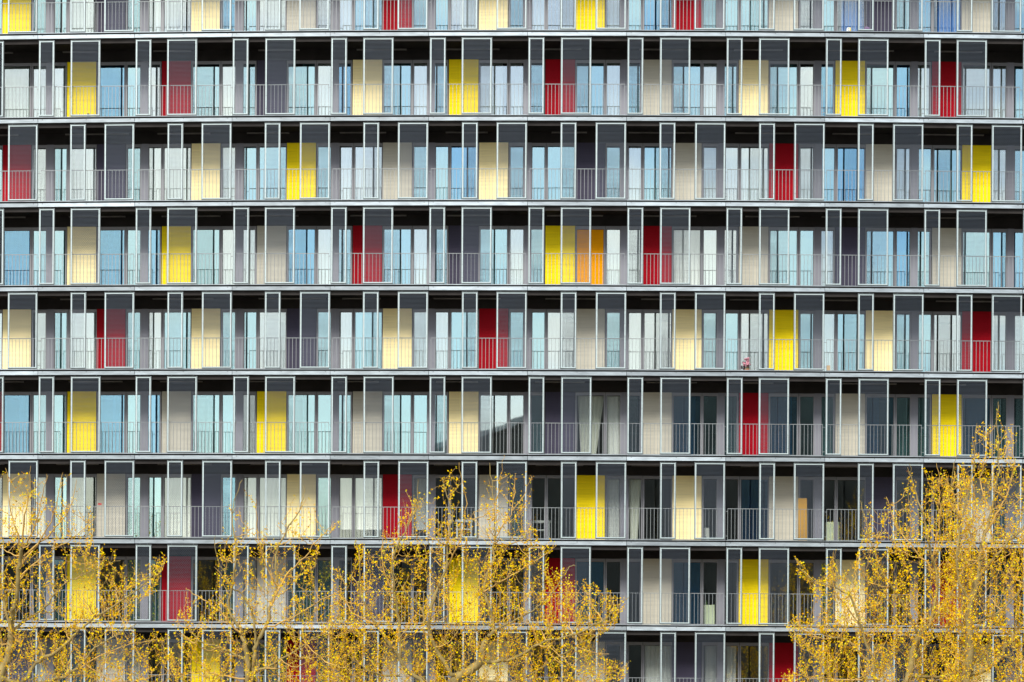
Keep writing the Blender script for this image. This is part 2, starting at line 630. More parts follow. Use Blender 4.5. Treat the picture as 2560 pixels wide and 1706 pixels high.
def build_bay(row, k):
    key = row % 2
    bi = (k + 1) % 11
    codes_row = PANES[row].split()
    mw, L_ = cell(row, k)
    if row < 8 and k != 10:
        put('fascia_beam', shared('beam', beam_mesh), bld, mw)
    put('railing', shared('railing', railing_mesh), bld, mw)
    for j, nm in enumerate(('narrow_screen', 'wide_screen')):
        if nm == 'narrow_screen' and (k == -1 or (k == 10 and key == 1)):
            continue
        u0, u1 = SCR[key][j]
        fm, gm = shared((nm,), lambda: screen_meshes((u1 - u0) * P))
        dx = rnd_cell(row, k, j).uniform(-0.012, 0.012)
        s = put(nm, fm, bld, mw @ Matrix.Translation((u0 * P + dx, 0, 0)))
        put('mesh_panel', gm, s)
    lay = LAY[key]
    dk = DOORS[row][bi]
    if not (k == -1 and key == 1 and row != 5):
        dp = put('door_panel', shared(('door', dk, key), lambda: door_mesh(dk, key)), bld, mw @ Matrix.Translation((lay['d'][0] * P, 0, 0)), DOOR_LABEL[dk])
        if (row, k) == (6, 0):
            put('sticker', MB().box(0.045, 0.165, DEP - 0.0125, DEP - 0.0112, 1.195, 1.255).box(0.060, 0.10, DEP - 0.0135, DEP - 0.0127, 1.215, 1.225, 1).box(0.115, 0.150, DEP - 0.0135, DEP - 0.0127, 1.225, 1.235, 1).data('sticker', [mat('red_sticker', (0.75, 0.01, 0.02), 0.4), mat('white_print', (0.8, 0.6, 0.6), 0.5)]), dp)
    seq = codes_row[bi]
    codes = dict(zip('abc' if key == 0 else 'cba', seq))
    w1 = put('window', FR[key, 'ab'][0], bld, mw)
    fill_window(w1, mw, key, ('a', 'b'), codes, row, k)
    w2 = put('side_window', FR[key, 'c'][0], bld, mw)
    fill_window(w2, mw, key, ('c',), codes, row, k)
    put('wall_panel', shared('gp', lambda: MB().box(GP[0] * P, GP[1] * P, DEP - 0.004, DEP + 0.08, 0.004, HD).box(GP[0] * P + 0.105, GP[0] * P + 0.115, DEP - 0.0055, DEP - 0.0045, 0.01, HD - 0.01, 1).data('wall_panel', ['panelgrey', 'alu'])), bld, mw)
    if 'o' in seq:
        x0, x1 = FR[key, 'ab'][1]['b']
        put('door_panel', MB().box(x0, x1, DEP + 0.02, DEP + 0.05, 0.062, HD - 0.124).data('door_panel', ['o']), bld, mw, DOOR_LABEL['o'])


for row in ROWS:
    for k in BAYS:
        build_bay(row, k)
# the sliver of the next bay at the frame's edge
for row in ROWS:
    mw, L_ = cell(row, 10)
    if row < 8:
        put('fascia_beam', shared('beam', beam_mesh), bld, mw)
    if row % 2:
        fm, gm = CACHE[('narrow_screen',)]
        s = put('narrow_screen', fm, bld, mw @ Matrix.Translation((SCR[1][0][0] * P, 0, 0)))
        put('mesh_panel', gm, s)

K0, K1 = -4, 14
for row in ROWS:                # added dark downstand behind the edge beam, darkens reflections at the pane tops
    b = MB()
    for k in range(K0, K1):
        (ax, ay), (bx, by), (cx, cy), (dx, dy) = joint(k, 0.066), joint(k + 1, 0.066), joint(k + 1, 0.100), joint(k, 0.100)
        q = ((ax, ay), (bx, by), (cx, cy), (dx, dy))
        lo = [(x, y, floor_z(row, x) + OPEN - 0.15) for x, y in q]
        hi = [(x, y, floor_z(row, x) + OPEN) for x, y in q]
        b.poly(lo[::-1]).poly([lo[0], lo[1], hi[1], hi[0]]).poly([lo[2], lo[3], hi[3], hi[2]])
    put('added_downstand', b.data('added_downstand', ['lintel']), bld)
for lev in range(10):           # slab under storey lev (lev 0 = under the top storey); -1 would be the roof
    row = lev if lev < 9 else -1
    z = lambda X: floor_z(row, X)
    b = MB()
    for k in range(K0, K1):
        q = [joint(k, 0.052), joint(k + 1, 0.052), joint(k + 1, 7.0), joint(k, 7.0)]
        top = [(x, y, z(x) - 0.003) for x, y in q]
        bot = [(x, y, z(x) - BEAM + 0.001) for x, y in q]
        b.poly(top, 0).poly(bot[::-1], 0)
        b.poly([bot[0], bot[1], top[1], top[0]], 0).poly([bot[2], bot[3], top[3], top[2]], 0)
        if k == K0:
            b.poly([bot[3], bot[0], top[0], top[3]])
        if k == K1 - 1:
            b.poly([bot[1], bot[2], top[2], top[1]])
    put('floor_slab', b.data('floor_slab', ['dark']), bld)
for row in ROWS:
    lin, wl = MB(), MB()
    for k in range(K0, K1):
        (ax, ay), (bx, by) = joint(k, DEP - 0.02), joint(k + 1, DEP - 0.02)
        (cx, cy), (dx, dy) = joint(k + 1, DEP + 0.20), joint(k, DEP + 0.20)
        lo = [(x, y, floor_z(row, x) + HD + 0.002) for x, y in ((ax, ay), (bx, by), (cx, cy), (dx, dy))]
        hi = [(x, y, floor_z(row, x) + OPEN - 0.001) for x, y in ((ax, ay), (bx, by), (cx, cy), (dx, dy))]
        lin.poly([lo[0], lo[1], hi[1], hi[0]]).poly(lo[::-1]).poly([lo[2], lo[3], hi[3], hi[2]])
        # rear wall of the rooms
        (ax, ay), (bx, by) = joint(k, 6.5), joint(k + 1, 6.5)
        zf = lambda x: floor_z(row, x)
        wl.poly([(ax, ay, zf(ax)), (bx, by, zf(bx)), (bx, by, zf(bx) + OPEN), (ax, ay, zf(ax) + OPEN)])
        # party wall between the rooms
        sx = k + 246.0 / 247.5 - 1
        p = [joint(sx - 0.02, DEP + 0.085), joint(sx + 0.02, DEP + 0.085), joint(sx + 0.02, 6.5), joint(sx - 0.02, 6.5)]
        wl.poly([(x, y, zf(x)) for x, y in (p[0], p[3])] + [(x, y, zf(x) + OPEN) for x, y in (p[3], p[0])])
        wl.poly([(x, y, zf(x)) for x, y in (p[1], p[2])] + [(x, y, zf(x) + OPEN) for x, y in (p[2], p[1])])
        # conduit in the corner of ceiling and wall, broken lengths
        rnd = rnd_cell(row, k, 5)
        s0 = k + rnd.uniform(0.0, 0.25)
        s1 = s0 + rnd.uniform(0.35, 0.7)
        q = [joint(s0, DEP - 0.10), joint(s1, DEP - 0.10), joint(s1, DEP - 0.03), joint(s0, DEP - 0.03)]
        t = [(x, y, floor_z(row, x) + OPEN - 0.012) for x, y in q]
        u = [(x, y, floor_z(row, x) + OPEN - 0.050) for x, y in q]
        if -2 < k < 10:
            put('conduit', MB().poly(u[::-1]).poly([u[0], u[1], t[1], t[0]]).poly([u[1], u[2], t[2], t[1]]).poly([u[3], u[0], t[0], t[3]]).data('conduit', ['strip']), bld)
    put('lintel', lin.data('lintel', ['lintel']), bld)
    put('wall', wl.data('wall', ['room']), bld)
# bays beyond the picture's edges, one part
before = set(COL.objects)
for row in ROWS:
    for k in (-4, -3, -2, 10, 11, 12, 13):
        build_bay(row, k)
extra = [o for o in COL.objects if o not in before]
mb, slots, kinds = MB(), [], {}
for o in extra:
    m = o.matrix_basis.copy()
    p = o.parent
    while p is not None and p is not bld:
        m = p.matrix_basis @ m
        p = p.parent
    base = len(mb.v)
    ids = []
    for mt in o.data.materials:
        if mt.name not in kinds:
            kinds[mt.name] = len(slots)
            slots.append(mt)
        ids.append(kinds[mt.name])
    mb.v += [tuple(m @ v.co) for v in o.data.vertices]
    for f in o.data.polygons:
        mb.f.append([base + v for v in f.vertices])
        mb.m.append(ids[f.material_index])
for o in reversed(extra):
    bpy.data.objects.remove(o)
put('further_bay', mb.data('further_bay', slots), bld, kind='stuff')
# plinth under the lowest storey
b = MB()
for k in range(K0, K1):
    q = [joint(k, 0.1), joint(k + 1, 0.1)]
    b.poly([(q[0][0], q[0][1], 0), (q[1][0], q[1][1], 0), (q[1][0], q[1][1], floor_z(8, q[1][0]) - BEAM), (q[0][0], q[0][1], floor_z(8, q[0][0]) - BEAM)])
put('plinth', b.data('plinth', ['panelgrey']), bld)

# ------------------------------------------------------------------ small things on and behind the balconies
def spot(px, row, dep):
    X, Yv = 0.0, 0.0
    for _ in range(8):
        Yv = R - math.sqrt(max(0, (R - dep) ** 2 - (X - XA) ** 2))
        X = (px - 1280) / F * (D + Yv)
    return Vector((X, Yv, floor_z(row, X)))


WHITE = mat('white_plastic', (0.80, 0.81, 0.78), 0.4)
YELL = mat('yellow_plastic', (0.90, 0.62, 0.02), 0.4)
BLACK = mat('black_plastic', (0.012, 0.012, 0.014), 0.5)
PURPLE = mat('purple_cloth', (0.26, 0.15, 0.33), 0.9, 0, 0.25, 12.0)
PALE = mat('pale_green_board', (0.80, 0.88, 0.62), 0.5, 0, 0.06, 3.0)
OCHRE = mat('ochre_board', (0.44, 0.23, 0.01), 0.6, 0, 0.12, 4.0, (1, 1, 0.2))
PINK = mat('pink_petals', (0.55, 0.24, 0.31), 0.7, 0, 0.2, 20.0)
TERRA = mat('clay_pot', (0.35, 0.14, 0.07), 0.7)
CARD = mat('cardboard', (0.55, 0.40, 0.24), 0.8, 0, 0.1, 6.0)
GREEN = mat('bottle_glass', (0.12, 0.20, 0.08), 0.2)


def thing(name, at, label, cat, group=None):
    o = bpy.data.objects.new(name, None)
    COL.objects.link(o)
    o.location = at
    o['label'], o['category'] = label, cat
    if group:
        o['group'] = group
    return o


t = thing('toy', spot(2122, 0, 0.24), 'small white and yellow toy with black dots by the blue curtain on the top storey', 'toy')
put('body', MB().ball((-0.012, 0, 0.13), 0.058, 0.055, 0.075, 14, 9).cyl(-0.012, 0, 0.05, 0.13, 0.060, 0.058, 14).data('body', [WHITE], True), t)
put('side', MB().ball((0.036, 0.012, 0.115), 0.036, 0.05, 0.092, 12, 8).data('side', [YELL], True), t)
put('base', MB().cyl(0.0, 0, 0, 0.0495, 0.066, 0.062, 14).data('base', [YELL]), t)
put('eye', MB().ball((-0.006, -0.056, 0.145), 0.011, 0.006, 0.012).data('eye', [BLACK], True), t)
put('eye', MB().ball((-0.006, -0.064, 0.055), 0.010, 0.006, 0.011).data('eye', [BLACK], True), t)

rr = random.Random(4)
b = MB()
for i, (dx, z, rx, rz) in enumerate(((-0.07, 0.045, 0.15, 0.045), (0.06, 0.05, 0.16, 0.05), (-0.02, 0.10, 0.17, 0.05), (0.03, 0.15, 0.11, 0.05), (0.0, 0.19, 0.055, 0.045))):
    b.ball((dx, 0, z), rx, 0.10, rz, 16, 9, 0, 0.14, rr)
put('cloth_bundle', b.data('cloth_bundle', [PURPLE], True), None, Matrix.Translation(spot(2166, 0, 0.24)), 'crumpled purple cloth heaped behind the mesh on the top storey', 'cloth')

b = MB().prism([(-0.05, 0), (0.065, 0), (0.07, 0.05), (0.02, 0.13), (0.0, 0.235), (-0.055, 0.25), (-0.075, 0.2)], 'y', -0.05, 0.05)
put('boot', b.data('boot', [BLACK]), None, Matrix.Translation(spot(224, 1, 0.55)), 'black boot standing in front of a yellow panel, second storey from the top', 'boot')


def cabinet(at, w, h, label):
    t = thing('cabinet', at, label, 'cabinet', 'pale green cabinets behind the glass')
    put('carcass', MB().box(-w / 2, w / 2, 0.0, 0.35, 0, h).data('carcass', [PALE]), t)
    put('door', MB().box(-w / 2 + 0.01, -0.003, -0.018, -0.001, 0.02, h - 0.02).data('door', [PALE]), t)
    put('door', MB().box(0.003, w / 2 - 0.01, -0.018, -0.001, 0.02, h - 0.02).data('door', [PALE]), t)
    return t


cabinet(spot(2082, 6, 1.78), 0.43, 0.75, 'pale green cabinet behind dark panes, next to the ochre board')
c2 = cabinet(spot(1771, 7, 1.78), 0.42, 0.72, 'pale green cabinet with a bottle on top, behind a dark pane')
p = spot(1766, 7, 1.9)
put('bottle', MB().cyl(0, 0, 0, 0.10, 0.03, 0.03).cyl(0, 0, 0.10, 0.14, 0.03, 0.011).cyl(0, 0, 0.14, 0.18, 0.011).data('bottle', [GREEN]), None, Matrix.Translation((p.x, p.y, p.z + 0.72)), 'small bottle standing on a pale green cabinet', 'bottle')


def table(at, w, h, label):
    t = thing('table', at, label, 'table', 'white tables inside the rooms')
    put('tabletop', MB().box(-w / 2, w / 2, 0, 0.5, h - 0.08, h).data('tabletop', [WHITE]), t)
    for x in (-w / 2 + 0.02, w / 2 - 0.08):
        for y in (0.02, 0.42):
            put('leg', MB().box(x, x + 0.06, y, y + 0.06, 0, h - 0.0805).data('leg', [WHITE]), t)
    put('shelf', MB().box(-w / 2 + 0.085, w / 2 - 0.085, 0.03, 0.45, h * 0.55, h * 0.55 + 0.04).data('shelf', [WHITE]), t)


table(spot(1352, 6, 2.0), 0.66, 0.76, 'white table with square legs behind dark glass beside a yellow panel')
table(spot(1160, 6, 1.8), 0.58, 0.76, 'white table behind the topmost twigs of the broad tree')

b = MB().box(-0.145, 0.145, -0.012, 0.012, 0, 1.50).box(-0.125, -0.115, -0.0135, -0.0125, 0.02, 1.48).box(0.115, 0.125, -0.0135, -0.0125, 0.02, 1.48)
put('board', b.data('board', [OCHRE]), None, Matrix.Translation(spot(2007, 6, 1.15)) @ Matrix.Rotation(math.radians(-3), 4, 'X'), 'tall ochre board leaning behind a mesh screen', 'board')

t = thing('potted_flower', spot(1868, 4, 1.2), 'pink flower in a clay pot behind the railing, near a yellow panel', 'flower')
put('pot', MB().cyl(0, 0, 0, 0.22, 0.07, 0.10, 16).data('pot', [TERRA]), t)
b = MB()
for i in range(26):
    a, r_, z = rr.uniform(0, 6.28), rr.uniform(0, 0.12), rr.uniform(0.28, 0.58)
    b.ball((r_ * math.cos(a), r_ * math.sin(a), z), 0.045, 0.045, 0.03, 7, 5, 0, 0.2, rr)
put('bloom', b.data('bloom', [PINK], True), t)
b = MB()
for i in range(5):
    b.cyl(0.03 * math.cos(i * 1.3), 0.03 * math.sin(i * 1.3), 0.2, 0.5, 0.006, 0.004, 5)
put('stem', b.data('stem', [GREEN]), t)

t = thing('heater', spot(1765, 6, 1.75), 'white portable heater with a dark round grille, behind mesh', 'heater')
put('body', MB().box(-0.11, 0.11, 0, 0.14, 0.03, 0.52).data('body', [WHITE]), t)
put('grille', MB().ball((-0.03, -0.004, 0.17), 0.055, 0.006, 0.055, 14, 8).data('grille', [BLACK], True), t)
put('foot', MB().box(-0.12, 0.12, -0.02, 0.16, 0, 0.0295).data('foot', [WHITE]), t)

t = thing('chair', spot(1290, 3, 2.0), 'white slatted chair behind a window, fourth storey from the top', 'chair')
put('seat', MB().box(-0.2, 0.2, 0, 0.4, 0.43, 0.46).data('seat', [WHITE]), t)
b = MB()
for z in (0.56, 0.66, 0.76):
    b.box(-0.2, 0.2, 0.0, 0.02, z, z + 0.06)
b.box(-0.2, -0.165, 0.0205, 0.045, 0.4605, 0.83).box(0.165, 0.2, 0.0205, 0.045, 0.4605, 0.83)
put('backrest', b.data('backrest', [WHITE]), t)
for x in (-0.19, 0.15):
    for y in (0.01, 0.35):
        put('leg', MB().box(x, x + 0.04, y, y + 0.04, 0, 0.4295).data('leg', [WHITE]), t)

p = spot(1094, 4, 1.95)
t = thing('paper_lantern', (p.x, p.y, p.z + 1.45), 'white paper lantern hanging behind a pane beside a dark red panel', 'lantern')
put('shade', MB().ball((0, 0, 0.13), 0.13, 0.13, 0.13, 16, 10).data('shade', [WHITE], True), t)
put('cable', MB().cyl(0, 0, 0.26, OPEN - 1.45, 0.004, 0.004, 6).data('cable', [BLACK]), t)

p = spot(1052, 4, 1.8)
put('crate', MB().box(-0.17, 0.17, 0, 0.3, 0, 0.62).box(-0.15, 0.15, -0.012, -0.001, 0.03, 0.29).box(-0.15, 0.15, -0.012, -0.001, 0.32, 0.60).data('crate', [WHITE]), None, Matrix.Translation(p), 'white two-drawer crate behind mesh beside a cream panel', 'crate')
put('carton', MB().box(-0.06, 0.06, -0.05, 0.05, 0, 0.24).box(-0.062, 0.062, -0.052, 0.0, 0.2405, 0.25).data('carton', [CARD]), None, Matrix.Translation(spot(2071, 4, 0.5)), 'small cardboard carton on the floor by a bay joint', 'carton')

# ------------------------------------------------------------------ ground and the block across the street
me = MB().poly([(-1500, -1500, 0), (1500, -1500, 0), (1500, 1500, 0), (-1500, 1500, 0)]).data('ground', [mat('paving', (0.20, 0.19, 0.17), 0.85, 0, 0.15, 0.4)])
put('ground', me, kind='structure')

opp = bpy.data.objects.new('facing_block', None)
COL.objects.link(opp)
opp.location = (0, -120, 0)
opp['label'] = 'dark block with a sloping roofline, mirrored in the panes of the loggias'
opp['category'] = 'building'
prof = [(-90, 0), (80, 0), (80, 28.6), (-4.2, 28.0), (-4.2, 25.4), (-19, 20.5), (-21, 13.5), (-90, 12.5)]
put('wall', MB().prism(prof, 'y', -14, 0).data('wall', [mat('dark_brick', (0.055, 0.058, 0.055), 0.85, 0, 0.3, 0.5)]), opp)
rf = MB()
for (xa_, za_), (xb_, zb_) in (((80, 28.6), (-4.2, 28.0)), ((-4.2, 25.4), (-19, 20.5)), ((-21, 13.5), (-90, 12.5))):
    rf.prism([(xa_, za_ + 0.003), (xa_, za_ + 0.5), (xb_, zb_ + 0.5), (xb_, zb_ + 0.003)], 'y', -14.4, 0.4)
put('roof', rf.data('roof', [mat('roof_sheet', (0.30, 0.33, 0.35), 0.5)]), opp)

# ------------------------------------------------------------------ trees
BARK = mat('olive_bark', (0.22, 0.165, 0.055), 0.85, 0, 0.35, 5.0, (1, 1, 0.4), 0.5)
TWIG = mat('pale_twig', (0.43, 0.265, 0.065), 0.8, 0, 0.3, 4.0)


def leaf_mat(name, col):
    m = bpy.data.materials.new(name)
    m.use_nodes = True
    n = m.node_tree.nodes
    l = m.node_tree.links
    n.remove(n['Principled BSDF'])
    d = n.new('ShaderNodeBsdfDiffuse')
    t = n.new('ShaderNodeBsdfTranslucent')
    d.inputs['Color'].default_value = (*col, 1)
    t.inputs['Color'].default_value = (*col, 1)
    mxs = n.new('ShaderNodeMixShader')
    mxs.inputs['Fac'].default_value = 0.4
    l.new(d.outputs[0], mxs.inputs[1])
    l.new(t.outputs[0], mxs.inputs[2])
    l.new(mxs.outputs[0], n['Material Output'].inputs['Surface'])
    return m


LEAVES = [leaf_mat('leaf_gold', (0.90, 0.55, 0.001)), leaf_mat('leaf_yellow', (0.94, 0.70, 0.002)),
          leaf_mat('leaf_ochre', (0.66, 0.32, 0.006)), leaf_mat('leaf_lime', (0.74, 0.70, 0.03)), leaf_mat('leaf_brown', (0.24, 0.10, 0.02))]
LEAF_W = [0.36, 0.34, 0.12, 0.12, 0.06]


def tube(b, pts, r0, r1, n, mi=0):
    base = len(b.v)
    N = len(pts)
    side = Vector((0.3, 0.9, 0.1)).normalized()
    for i, p in enumerate(pts):
        d = (pts[min(i + 1, N - 1)] - pts[max(i - 1, 0)])
        d = d.normalized() if d.length > 1e-6 else Vector((0, 0, 1))
        u = (side - d * side.dot(d)).normalized()
        w = d.cross(u)
        r = r0 + (r1 - r0) * i / (N - 1)
        for j in range(n):
            a = 2 * math.pi * j / n
            b.v.append(tuple(p + (u * math.cos(a) + w * math.sin(a)) * r))
    for i in range(N - 1):
        for j in range(n):
            j2 = (j + 1) % n
            b.f.append([base + i * n + j, base + i * n + j2, base + (i + 1) * n + j2, base + (i + 1) * n + j])
            b.m.append(mi)


def inside(poly, x, y):
    c = False
    j = len(poly) - 1
    for i in range(len(poly)):
        (xi, yi), (xj, yj) = poly[i], poly[j]
        if (yi > y) != (yj > y) and x < (xj - xi) * (y - yi) / (yj - yi) + xi:
            c = not c
        j = i
    return c


def grow(name, Y, limbs, env, nbr, ntw, label, seed, top):
    rnd = random.Random(seed)

    def W_(x, y, off=0.0):
        k = (D + Y + off) / F
        return Vector(((x - 1280) * k, Y + off, CZ + (HY - y) * k))
    wood, crown = MB(), MB()
    nodes = []

    def smooth(pts, n):
        out = []
        m = len(pts)
        for i in range(m - 1):
            p0, p1, p2, p3 = pts[max(i - 1, 0)], pts[i], pts[i + 1], pts[min(i + 2, m - 1)]
            for j in range(n):
                t = j / n
                out.append(0.5 * ((2 * p1) + (p2 - p0) * t + (2 * p0 - 5 * p1 + 4 * p2 - p3) * t * t + (3 * p1 - p0 - 3 * p2 + p3) * t ** 3))
        out.append(pts[-1])
        return out
    root = None
    for px, r0, r1 in limbs:
        dep = rnd.uniform(-1.4, 0.6)
        pts = []
        for i, (x, y) in enumerate(px):
            off = dep * (i / max(1, len(px) - 1))
            pts.append(W_(x, y, 0 if root is None else off))
        if root is None:
            root = Vector((pts[0].x, pts[0].y, 0))
            pts[0] = root.copy()
        sm = smooth(pts, 5)
        sm = [sm[0]] + [p + Vector((rnd.gauss(0, .018), rnd.gauss(0, .03), rnd.gauss(0, .018))) for p in sm[1:]]
        tube(wood, sm, r0 * 0.92, r1 * 1.0, 8 if r0 > 0.05 else 6, 0 if r0 > 0.035 else 1)
        n = len(sm)
        nodes += [(p, r0 + (r1 - r0) * i / n) for i, p in enumerate(sm) if p.z > 2.0]

    def clump(p, size):
        for _ in range(rnd.choice((2, 2, 3, 4))):
            q = p + Vector((rnd.gauss(0, .03), rnd.gauss(0, .03), rnd.gauss(0.005, .03)))
            a = Vector((rnd.gauss(0, 1), rnd.gauss(0, 1), rnd.gauss(0.35, .8))).normalized()
            c = a.cross(Vector((rnd.gauss(0, 1), rnd.gauss(0, 1), rnd.gauss(0, 1)))).normalized()
            s = size * rnd.uniform(0.6, 1.25)
            nrm = a.cross(c) * s * 0.25
            i = len(crown.v)
            crown.v += [tuple(q), tuple(q + a * s * .5 + c * s * .42 + nrm), tuple(q + a * s * 1.1), tuple(q + a * s * .5 - c * s * .42 + nrm)]
            mi = rnd.choices(range(5), LEAF_W)[0]
            crown.f += [[i, i + 1, i + 2], [i, i + 2, i + 3]]
            crown.m += [mi, mi]

    xs = [p[0] for p in env]
    ys = [p[1] for p in env]
    ymin = min(ys)

    def sample(power):
        while True:
            x, y = rnd.uniform(min(xs), max(xs)), rnd.uniform(ymin, max(ys))
            if inside(env, x, y) and rnd.random() < min(1.0, top + (y - ymin) / 520.0) ** power:
                return W_(x, y, rnd.uniform(-1.1, 1.6))

    def batch(count, r0, r1, maxlen, seg, leafy, up, per):
        left = count
        while left > 0:
            kd = kdtree.KDTree(len(nodes))
            for i, (p, r) in enumerate(nodes):
                kd.insert(p, i)
            kd.balance()
            new = []
            for _ in range(min(per, left)):
                left -= 1
                t = sample(1.0)
                best = None
                for co, i, d in kd.find_n(t - Vector((0, 0, 0.45)), 6):
                    c = (t - co).length + max(0, co.z - t.z + 0.2) * 2.4
                    if best is None or c < best[0]:
                        best = (c, i)
                s, sr = nodes[best[1]]
                dv = t - s
                ln = dv.length
                if ln < 0.12:
                    continue
                if ln > maxlen:
                    dv *= maxlen / ln
                    t = s + dv
                    ln = maxlen
                c = s + dv * 0.45 + Vector((rnd.gauss(0, .07) * ln, rnd.gauss(0, .07) * ln, -up * ln + rnd.gauss(0, .04) * ln))
                pts = []
                for i in range(seg + 1):
                    u = i / seg
                    q = s * (1 - u) ** 2 + c * 2 * u * (1 - u) + t * u * u
                    if 0 < i:
                        q = q + Vector((rnd.gauss(0, .022), rnd.gauss(0, .022), rnd.gauss(0, .022))) * min(1, ln)
                    pts.append(q)
                ra = min(r0, sr * 0.8 + 0.001)
                tube(wood, pts, ra, r1, 4 if r0 > 0.008 else 3, 1)
                new += [(p, ra + (r1 - ra) * i / seg) for i, p in enumerate(pts)]
                if leafy:
                    m = max(2, int(ln / leafy))
                    for j in range(m + 1):
                        u = 0.25 + 0.75 * j / m
                        if rnd.random() < 0.74:
                            f = u * seg
                            i = min(int(f), seg - 1)
                            clump(pts[i].lerp(pts[i + 1], f - i), 0.057)
            nodes.extend(new)
    batch(int(nbr * 1.4), 0.024, 0.009, 2.1, 7, 0.0, 0.20, 30)
    batch(nbr * 5, 0.012, 0.0055, 1.2, 5, 0.20, 0.18, 60)
    batch(ntw, 0.0065, 0.0036, 0.75, 4, 0.13, 0.16, 200)
    t = bpy.data.objects.new('plane_tree', None)
    COL.objects.link(t)
    t.location = root
    t['label'] = label
    t['category'] = 'tree'
    t['group'] = 'yellow plane trees in front of the block'
    inv = Matrix.Translation(-root)
    for nm, b_, ms in (('trunk', wood, [BARK, TWIG]), ('crown', crown, LEAVES)):
        o = put(nm, b_.data(nm, ms, nm == 'trunk'), t, inv)
    return t


A_LIMBS = [
    ([(-40, 1915), (-25, 1790), (0, 1690), (20, 1640), (27, 1590), (27, 1544)], 0.17, 0.085),
    ([(27, 1590), (27, 1544), (36, 1515), (45, 1460), (50, 1400), (55, 1370)], 0.085, 0.05),
    ([(50, 1400), (45, 1340), (25, 1270), (15, 1170)], 0.035, 0.006),
    ([(55, 1370), (60, 1300), (72, 1230), (76, 1165)], 0.035, 0.006),
    ([(55, 1376), (85, 1320), (105, 1250), (118, 1185)], 0.03, 0.006),
    ([(50, 1420), (100, 1350), (140, 1270), (155, 1180)], 0.035, 0.006),
    ([(60, 1390), (130, 1330), (175, 1270), (192, 1200)], 0.03, 0.006),
    ([(45, 1450), (110, 1390), (180, 1345), (240, 1292)], 0.03, 0.006),
    ([(27, 1580), (73, 1545), (86, 1540), (117, 1515), (150, 1470), (200, 1440), (300, 1400)], 0.05, 0.008),
    ([(0, 1690), (55, 1706), (91, 1657), (139, 1632), (183, 1592), (227, 1551), (300, 1505), (370, 1450), (420, 1395)], 0.075, 0.008),
    ([(20, 1720), (128, 1700), (175, 1683), (205, 1657), (234, 1625), (270, 1600), (340, 1560)], 0.06, 0.012),
    ([(175, 1683), (250, 1640), (330, 1610), (420, 1600)], 0.03, 0.006),
    ([(27, 1560), (0, 1480), (-30, 1380), (-50, 1250)], 0.05, 0.008)]
A_ENV = [(-80, 1730), (-80, 1200), (-30, 1260), (5, 1230), (12, 1166), (30, 1200), (45, 1182), (75, 1158), (92, 1235), (118, 1178), (135, 1215), (158, 1170), (195, 1195), (205, 1262), (245, 1285),
         (235, 1350), (280, 1370), (310, 1400), (350, 1430), (385, 1400), (400, 1375), (420, 1395), (392, 1480), (330, 1530), (310, 1570), (420, 1585), (450, 1640), (450, 1730)]
B_LIMBS = [
    ([(626, 1905), (624, 1800), (620, 1706), (617, 1640), (606, 1588)], 0.14, 0.06),
    ([(622, 1720), (634, 1668), (640, 1610), (669, 1559), (676, 1515), (694, 1464), (691, 1390), (716, 1332), (753, 1259), (764, 1216)], 0.08, 0.008),
    ([(606, 1588), (599, 1570), (570, 1515), (585, 1442), (588, 1376), (581, 1296), (585, 1252), (604, 1200)], 0.05, 0.007),
    ([(640, 1615), (636, 1551), (607, 1489), (580, 1470), (545, 1400), (536, 1340)], 0.04, 0.007),
    ([(676, 1515), (713, 1442), (749, 1405), (804, 1340), (843, 1308)], 0.035, 0.007),
    ([(606, 1588), (560, 1540), (530, 1515), (475, 1478), (465, 1470)], 0.035, 0.007),
    ([(660, 1570), (731, 1545), (804, 1500), (868, 1470)], 0.035, 0.007),
    ([(614, 1650), (563, 1625), (500, 1600), (470, 1570), (455, 1540)], 0.04, 0.007),
    ([(620, 1690), (700, 1650), (780, 1600), (850, 1560)], 0.045, 0.01),
    ([(694, 1464), (660, 1400), (645, 1330), (640, 1245)], 0.028, 0.006),
    ([(620, 1700), (560, 1690), (500, 1680), (450, 1690)], 0.035, 0.01)]
B_ENV = [(440, 1730), (445, 1640), (430, 1560), (462, 1480), (466, 1462), (530, 1500), (533, 1390), (540, 1330), (556, 1330), (568, 1255), (584, 1250), (600, 1198), (614, 1200), (612, 1290), (636, 1245), (650, 1250),
         (652, 1310), (700, 1310), (735, 1235), (765, 1212), (775, 1262), (820, 1295), (848, 1305), (802, 1370), (790, 1430), (840, 1410), (870, 1440), (860, 1500), (910, 1560), (920, 1730)]
